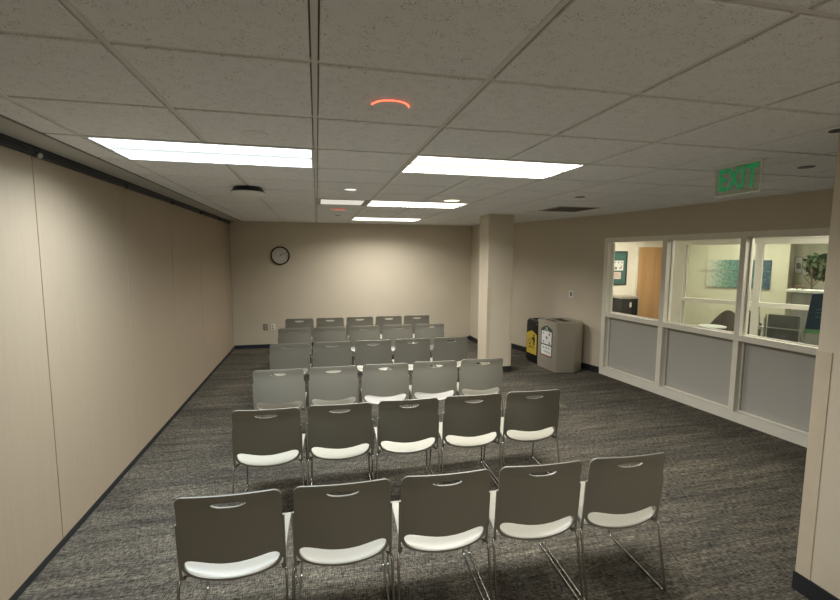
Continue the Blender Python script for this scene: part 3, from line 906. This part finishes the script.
# poster
PO = thing('framed_poster', 'tall black framed teal poster with white panels on hallway wall', 'poster', (6.29, HY, 1.60))
bm = bmesh.new()
for a, b, c, d in ((-.19, .19, .335, .36), (-.19, .19, -.36, -.335), (-.19, -.165, -.335, .335), (.165, .19, -.335, .335)): box(bm, a, b, -.022, 0, c, d)
link('poster_frame', bm, M['black'], PO)
link('poster_sheet', bx(-.166, .166, -.012, 0, -.336, .336), M['teal'], PO)
bm = bmesh.new(); box(bm, -.15, .10, -.0135, -.012, -.05, .16); link('poster_panel', bm, M['paper'], PO)
bm = bmesh.new(); box(bm, -.13, .05, -.0135, -.012, -.23, -.085); link('poster_panel', bm, mat('pink_paper', (.66, .5, .45), .6), PO)
bm = bmesh.new()
for x, z, w, h in ((-.11, .12, .03, .03), (-.02, .12, .04, .03), (.06, .12, .03, .03), (-.08, .0, .06, .05), (.03, -.0, .05, .03), (.05, .03, .02, .06), (-.05, -.13, .08, .012), (-.04, -.18, .10, .012)):
    box(bm, x-w/2, x+w/2, -.0145, -.0135, z-h/2, z+h/2)
link('poster_print', bm, M['greyink'], PO)
text_obj('poster_heading', 'RECYCLING', .045, basis((0, -.013, .25), (1, 0, 0), (0, 0, 1)), mat('poster_heading_ink', (.09, .2, .17), .5), PO, .0004)
# black receptacle below the poster
HB = thing('hall_bin', 'black bin with steel trim against hallway wall below the poster', 'bin', (6.32, HY-.2, 0))
link('bin_body', bx(-.19, .19, -.16, .18, 0, .98, bev=.01), M['black'], HB)
bm = bmesh.new(); box(bm, -.21, .21, -.18, .19, .98, 1.02); box(bm, .19, .21, -.17, .18, .0, .98); link('bin_trim', bm, M['silver'], HB)
link('bin_tag', bx(-.0, .045, -.162, -.159, .80, .90), M['paper'], HB)

# second glazed partition, running away to the right
E2 = Vector((5.88, 6.13)); U2 = Vector((.5, -.866)).normalized(); N2 = Vector((.866, .5)).normalized()
M2 = basis((E2.x, E2.y, 0), (U2.x, U2.y, 0), (0, 0, 1))
z2 = M2.to_3x3() @ Vector((0, 0, 1)); sg2 = 1 if z2.x > 0 else -1
def g2(bm, s0, s1, z0, z1, d0, d1):
    a, b = sorted((sg2*d0, sg2*d1)); box(bm, s0, s1, z0, z1, a, b, mtx=M2)
def s_at(a_deg):   # parameter where the glazing meets an azimuth from the viewpoint
    r = Vector((math.sin(math.radians(a_deg)), math.cos(math.radians(a_deg))))
    n = N2; t_ = n.dot(E2)/n.dot(r); return (r*t_-E2).dot(U2)
sA, sM0, sM1 = s_at(43.75), s_at(50.05), s_at(50.62)
w2 = bpy.data.objects.new('window_2', None); COL.objects.link(w2); struct(w2, 'white framed reception window with a middle rail, across the hallway', 'window')
bm = bmesh.new()
g2(bm, -.16, sA, 0, 2.36, 0, .10); g2(bm, sA, 6.5, 2.045, 2.11, -.01, .11)
g2(bm, sM0, sM1, 0, 2.045, -.01, .10); g2(bm, sA, 6.5, 1.12, 1.185, -.01, .10); g2(bm, sA, 6.5, 0, .12, -.01, .1)
g2(bm, sA, sA+.035, .1, 2.05, .05, .08)
for kx in (2.6, 3.9, 5.2): g2(bm, kx, kx+.07, 0, 2.045, -.01, .1)
recalc(bm); link('window_frame', bm, M['frame'], w2)
for a, b in ((sA, sM0), (sM1, 2.6)):
    for z0, z1 in ((.1, 1.13), (1.18, 2.05)):
        bm = bmesh.new(); g2(bm, a, b, z0, z1, .055, .061); link('glass_pane', bm, M['glass'], w2)
# faint lettering on the glass
bm = bmesh.new()
def sz(px_az, zz): return s_at(px_az), zz
x_ = s_at(45.3)
for k in range(15):
    if k in (4, 9): continue
    g2(bm, x_+.028*k, x_+.028*k+.018, 1.615, 1.64, .05, .0545)
for k in range(3): g2(bm, s_at(46.3)+.0, s_at(46.3)+.04, 1.70+.03*k, 1.71+.03*k, .05, .0545)
recalc(bm); link('glass_lettering', bm, mat('vinyl_letters', (.5, .48, .38), .5), w2)
bm = bmesh.new(); g2(bm, -.16, 6.5, 2.11, 2.56, 0, .1); recalc(bm)
o = link('wall_reception', bm, M['wall_white']); struct(o, 'pale wall above the reception window', 'wall')
# reception back wall, side walls
bwd = 10.6
def rp(s, dist): q = N2*dist+U2*s; return (q.x, q.y)
def s_wall(a_deg, dist):
    r = Vector((math.sin(math.radians(a_deg)), math.cos(math.radians(a_deg)))); t_ = dist/N2.dot(r); return (r*t_).dot(U2)
def rz2(): return math.atan2(U2.y, U2.x)
M['reception'] = mottled('reception_paint', (.62, .59, .44), .6, .03)
sc_ = s_wall(52.75, bwd); sl_ = s_wall(42.5, bwd)
q = rp(sc_, bwd)
o = link('wall_reception_back', bx(sl_-sc_, 0, 0, .6, 0, 2.56), M['reception']); o.location = (q[0], q[1], 0); o.rotation_euler = (0, 0, rz2())
struct(o, 'pale green cream wall behind the reception area, carrying the painting', 'wall')
o = link('wall_reception_niche', bx(0, 3.5, .62, .8, 0, 2.56), M['reception']); o.location = (q[0], q[1], 0); o.rotation_euler = (0, 0, rz2())
struct(o, 'bright recessed reception wall behind the plant', 'wall')
bm = bmesh.new()
a = E2-U2*.16
b = Vector((7.75, HY+.0))
prism(bm, [tuple(a), tuple(b), (b.x+.12, b.y), tuple(a+N2*.1)], 0, 2.56); recalc(bm)
o = link('wall_reception_side', bm, M['wall_white']); struct(o, 'pale side wall between hallway and reception', 'wall')
# end walls to close the space
bm = bmesh.new(); box(bm, 12.2, 12.4, FY, 12, 0, 2.56); o = link('wall_far', bm, M['wall_white']); struct(o, 'far reception end wall', 'wall')
bm = bmesh.new(); box(bm, 5.6, 12.3, FY-.15, FY, 0, 2.56); o = link('wall_hall_end', bm, M['wall_white']); struct(o, 'end wall of the hallway', 'wall')

# painting
s0, s1 = s_wall(45.95, bwd), s_wall(51.4, bwd)
q = rp((s0+s1)/2, bwd); PT = thing('painting', 'wide unframed painting of blurred teal trees on reception wall', 'painting', (q[0], q[1], 1.52), rz2())
hw = (s1-s0)/2
bm = bmesh.new(); box(bm, -hw, hw, -.04, 0, -.275, .275)
uv = bm.loops.layers.uv.new('UVMap')
for f in bm.faces:
    for lp_ in f.loops: lp_[uv].uv = ((lp_.vert.co.x+hw)/(2*hw), (lp_.vert.co.z+.275)/.55)
link('canvas', bm, M['canvas'], PT)
# small picture
bd2 = bwd+.62
s0, s1 = s_wall(53.15, bd2), s_wall(53.8, bd2)
q = rp((s0+s1)/2, bd2); PC = thing('framed_picture', 'small grey framed picture on the bright reception wall beside the plant', 'picture', (q[0], q[1], 1.70), rz2())
hw = (s1-s0)/2
bm = bmesh.new()
for a, b, c, d in ((-hw, hw, .15, .165), (-hw, hw, -.165, -.15), (-hw, -hw+.015, -.15, .15), (hw-.015, hw, -.15, .15)): box(bm, a, b, -.02, 0, c, d)
link('picture_frame', bm, M['grey_lam'], PC)
link('picture_mat', bx(-hw+.01, hw-.01, -.012, 0, -.155, .155), M['paper'], PC)
bm = bmesh.new(); lathe(bm, [(0, 0), (.035, 0), (.035, .001), (0, .001)], n=14, mtx=basis((0, -.0125, .01), (1, 0, 0), (0, 0, 1))); box(bm, -.03, .04, -.0135, -.012, -.07, -.01)
recalc(bm); link('picture_print', bm, M['greyink'], PC)

# counter with white ledge
q = az(54.6, 9.62)
CT = thing('reception_counter', 'tall grey reception counter with white ledge below the plant', 'counter', (q.x, q.y, 0), rz2())
hwid = .33
link('counter_panel', bx(-.24, 1.6, -.08, .12, 0, 1.28), M['grey_lam'], CT)
link('counter_ledge', bx(-.30, 1.7, -.16, .22, 1.28, 1.325, bev=.006), M['white'], CT)
# bronze animal figurine on the ledge
q = az(53.75, 9.60)
FG = tag(link('figurine', lathe(bmesh.new(), [(0, 0)], n=3), M['bronze']), 'small dark bronze animal figurine on the white reception ledge', 'figurine')
bm = bmesh.new()
tube(bm, [(-.09, 0, .05), (-.05, 0, .065), (.0, 0, .07), (.05, 0, .06), (.075, 0, .05)], [.012, .026, .03, .026, .014], 10)
tube(bm, [(-.07, 0, .055), (-.10, 0, .05), (-.125, 0, .035)], [.014, .016, .008], 8)
for x, yy in ((-.05, .018), (-.05, -.018), (.05, .018), (.05, -.018)): tube(bm, [(x, yy, .05), (x-.01, yy, .0)], [.012, .009], 8)
tube(bm, [(.075, 0, .05), (.11, 0, .03)], [.008, .004], 6)
recalc(bm); bm.to_mesh(FG.data); bm.free(); FG.location = (q.x, q.y, 1.325); FG.rotation_euler = (0, 0, rz2()); FG.scale = (.75, .75, .75)
for p in FG.data.polygons: p.use_smooth = True

# potted tree behind the counter
q = az(54.85, 10.35)
PL = thing('potted_tree', 'leafy green potted tree rising behind the white reception ledge', 'plant', (q.x, q.y, 0))
bm = bmesh.new(); lathe(bm, [(0, 0), (.14, 0), (.19, .36), (.20, .40), (.17, .40), (.16, .36), (0, .36)], n=24); recalc(bm); link('pot', bm, M['pot'], PL, True)
bm = bmesh.new()
tube(bm, [(0, 0, .36), (-.03, .0, .9), (-.09, 0, 1.4), (-.11, .02, 1.75)], [.02, .018, .014, .01], 8)
for k in range(9):
    a = k*2.4; z = 1.45+.04*k
    tube(bm, [(-.09, 0, z-.12), (-.05+.12*math.cos(a), .12*math.sin(a), z), (.04+.24*math.cos(a), .22*math.sin(a), z+.08)], [.007, .005, .003], 6)
recalc(bm); link('trunk', bm, M['bark'], PL)
bm = bmesh.new(); rnd = random.Random(3)
for k in range(230):
    while True:
        p = Vector((rnd.uniform(-1, 1), rnd.uniform(-1, 1), rnd.uniform(-1, 1)))
        if .25 < p.length < 1: break
    c = Vector((.12+p.x*.26, p.y*.25, 1.70+p.z*.25))
    e = Euler((rnd.uniform(-.9, .9), rnd.uniform(-.9, .9), rnd.uniform(0, 6.28))).to_matrix()
    L, w = rnd.uniform(.06, .10), rnd.uniform(.022, .036)
    v = [bm.verts.new(c+e @ Vector(t3)) for t3 in ((-L, 0, 0), (-L*.2, -w, .008), (L*.5, -w*.7, .004), (L, 0, -.015), (L*.5, w*.7, .004), (-L*.2, w, .008))]
    bm.faces.new(v)
link('foliage', bm, M['leaf'], PL)

# navy sign in the hallway, near the third pane
q = az(56.1, 6.35)
SG = thing('sign_stand', 'navy blue sign board with green strip on a stand behind right pane', 'sign', (q.x, q.y, 0), math.radians(-47))
bm = bmesh.new(); prism(bm, [(-.20, 1.045), (.26, 1.045), (.26, 1.52), (-.16, 1.47)], -.012, .012, mtx=basis((0, 0, 0), (1, 0, 0), (0, 0, 1))); recalc(bm)
link('sign_board', bm, M['navy'], SG)
link('sign_strip', bx(-.20, -.03, -.0145, -.012, 1.045, 1.09), M['greenstrip'], SG)
bm = bmesh.new()
for k in range(3):
    z = 1.30-.045*k; pts = []
    for i in range(13):
        x = -.12+.025*i; pts.append((x, -.0135, z+.018*math.sin(i*.55+k*.8)))
    tube(bm, pts, .004, 5)
recalc(bm); link('sign_wave', bm, M['navy_lines'], SG)
bm = bmesh.new(); tube(bm, [(.03, .02, .02), (.03, .02, 1.3)], .012, 10); box(bm, -.15, .21, -.13, .17, 0, .02); recalc(bm); link('sign_post', bm, M['silver'], SG)

# reception seating
def lounge(name, label, q, rz, fabric, w, grp):
    t_ = thing(name, label, 'chair', (q.x, q.y, 0), rz, grp)
    # back towards the glass (-y): tall upholstered back with chrome frame
    link('backrest', bx(-w/2, w/2, -.05, .02, .48, .965, bev=.02), fabric, t_, True)
    link('seat', bx(-w/2, w/2, -.02, .50, .40, .48, bev=.02), fabric, t_, True)
    bm = bmesh.new()
    tube(bm, [(-w/2-.01, -.062, .755), (w/2+.03, -.062, .755)], .010, 8)
    recalc(bm); link('back_rail', bm, M['silver'], t_, True)
    for s in (-1, 1):
        bm = bmesh.new(); x = s*(w/2+.02)
        tube(bm, fillet([(x, -.06, .0), (x, -.06, .755), (x, .45, .66), (x, .45, 0)], .05), .012, 8); recalc(bm); link('leg_frame', bm, M['silver'], t_, True)
    return t_
lounge('lounge_chair', 'wide dark grey lounge chair with chrome frame behind the reception window', az(52.72, 8.85), rz2(), M['grey_fabric'], .39, 'reception chairs')
t_ = thing('chrome_chair', 'chrome tube framed chair beside the grey lounge chair in reception', 'chair', (*az(50.95, 8.75), 0), rz2(), 'reception chairs')
for x in (-.045, .045):
    bm = bmesh.new(); tube(bm, fillet([(x, -.02, 0), (x, -.02, .93), (x, .06, .96), (x, .06, .5), (x, .4, .45), (x, .4, 0)], .04), .013, 8); recalc(bm); link('leg_frame', bm, M['silver'], t_, True)
link('seat', bx(-.055, .055, .04, .42, .43, .47, bev=.01), M['grey_fabric'], t_)
link('back_bar', bx(-.06, .06, -.035, -.015, .72, .78, bev=.005), M['silver'], t_)

def arm_chair(q, rz, label):
    t_ = thing('armchair', label, 'chair', (q.x, q.y, 0), rz, 'brown reception chairs')
    bm = bmesh.new(); n = 20; prev = None
    for k in range(n+1):
        a = PI*1.08+PI*.84*k/n; hgt = .66+.28*math.sin(PI*k/n)**1.5
        cur = [bm.verts.new((r*math.cos(a), r*math.sin(a), z)) for r, z in ((.225, .42), (.25, hgt-.03), (.235, hgt), (.20, hgt), (.185, hgt-.03), (.175, .45))]
        if prev:
            for i in range(6): bm.faces.new([prev[i], prev[(i+1) % 6], cur[(i+1) % 6], cur[i]])
        else: bm.faces.new(cur)
        prev = cur
    bm.faces.new(list(reversed(prev)))
    recalc(bm); link('backrest', bm, M['brown_fabric'], t_, True)
    bm = bmesh.new(); lathe(bm, [(0, .36), (.16, .36), (.18, .40), (.172, .46), (.15, .49), (0, .50)], n=24); recalc(bm); link('seat', bm, M['brown_fabric'], t_, True)
    for sx, sy in ((1, 1), (1, -1), (-1, 1), (-1, -1)):
        bm = bmesh.new(); tube(bm, [(.13*sx, .13*sy, .40), (.16*sx, .16*sy, 0)], [.02, .014], 8); recalc(bm); link('leg', bm, M['bark'], t_)
arm_chair(az(47.7, 9.5), rz2()+.5, 'brown rounded armchair in reception behind the white side table')
arm_chair(az(49.9, 10.15), rz2()-.2, 'brown rounded armchair in reception next to the window post')
t_ = thing('side_table', 'small round white topped table in reception before the brown armchairs', 'table', (*az(46.8, 8.95), 0))
bm = bmesh.new(); lathe(bm, [(0, .665), (.19, .665), (.20, .675), (.20, .69), (0, .69)], n=32); recalc(bm); link('table_top', bm, M['white'], t_)
bm = bmesh.new(); lathe(bm, [(0, 0), (.18, 0), (.18, .012), (.025, .03), (.025, .665), (0, .665)], n=20); recalc(bm); link('table_leg', bm, M['silver'], t_)

# hallway and reception lights (unseen panels on their ceiling)
def hall_light(x, y, rz, label, w=.55, d=.28):
    t_ = thing('hall_light', label, 'light', (x, y, CZ), rz, 'lights beyond the windows')
    bm = bmesh.new(); box(bm, -w-.02, w+.02, -d-.02, d+.02, -.02, 0); link('light_frame', bm, M['white_flange'], t_)
    link('diffuser', bx(-w, w, -d, d, -.024, -.0205), M['lens_hall'], t_)
hall_light(5.5, 7.2, 0, 'hallway ceiling light panel near the wood door', .5, .26)
hall_light(5.75, 3.5, 0, 'unseen hallway light panel added outside the third window pane to brighten the frames', .5, .26)  # extra panel added to brighten the reception window frame
hall_light(7.35, 6.35, rz2(), 'reception ceiling light panel washing the painting wall', .45, .2)
hall_light(8.0, 4.6, rz2(), 'reception ceiling light panel above the counter', .45, .2)

# ------------------------------------------------------------------ world, camera, view
w = bpy.data.worlds.new('World'); SC.world = w; w.use_nodes = True
w.node_tree.nodes['Background'].inputs[0].default_value = (.02, .02, .02, 1)
w.node_tree.nodes['Background'].inputs[1].default_value = .3

cam = bpy.data.cameras.new('Camera'); co = bpy.data.objects.new('Camera', cam); COL.objects.link(co)
cam.sensor_fit = 'HORIZONTAL'; cam.sensor_width = 36.; cam.lens = 443.44/840*36.
cam.clip_start = .02
yaw, pit, rol = .10211935*0+.22834686, .10211935, .00458137
cy, sy, cp, sp = math.cos(yaw), math.sin(yaw), math.cos(pit), math.sin(pit)
fwd = Vector((sy*cp, cy*cp, -sp)); rt = Vector((cy, -sy, 0)); up = rt.cross(fwd)
c_, s_ = math.cos(rol), math.sin(rol)
r2, u2 = rt*c_+up*s_, -rt*s_+up*c_
mm = Matrix.Identity(4)
for i, a in enumerate((r2, u2, -fwd)):
    for r in range(3): mm[r][i] = a[r]
mm.translation = Vector((0, 0, 1.87)); co.matrix_world = mm
SC.camera = co
vs = SC.view_settings
SC.display_settings.display_device = 'sRGB'
vs.view_transform = 'Standard'; vs.look = 'None'; vs.gamma = 1; vs.use_curve_mapping = False
vs.exposure = .80
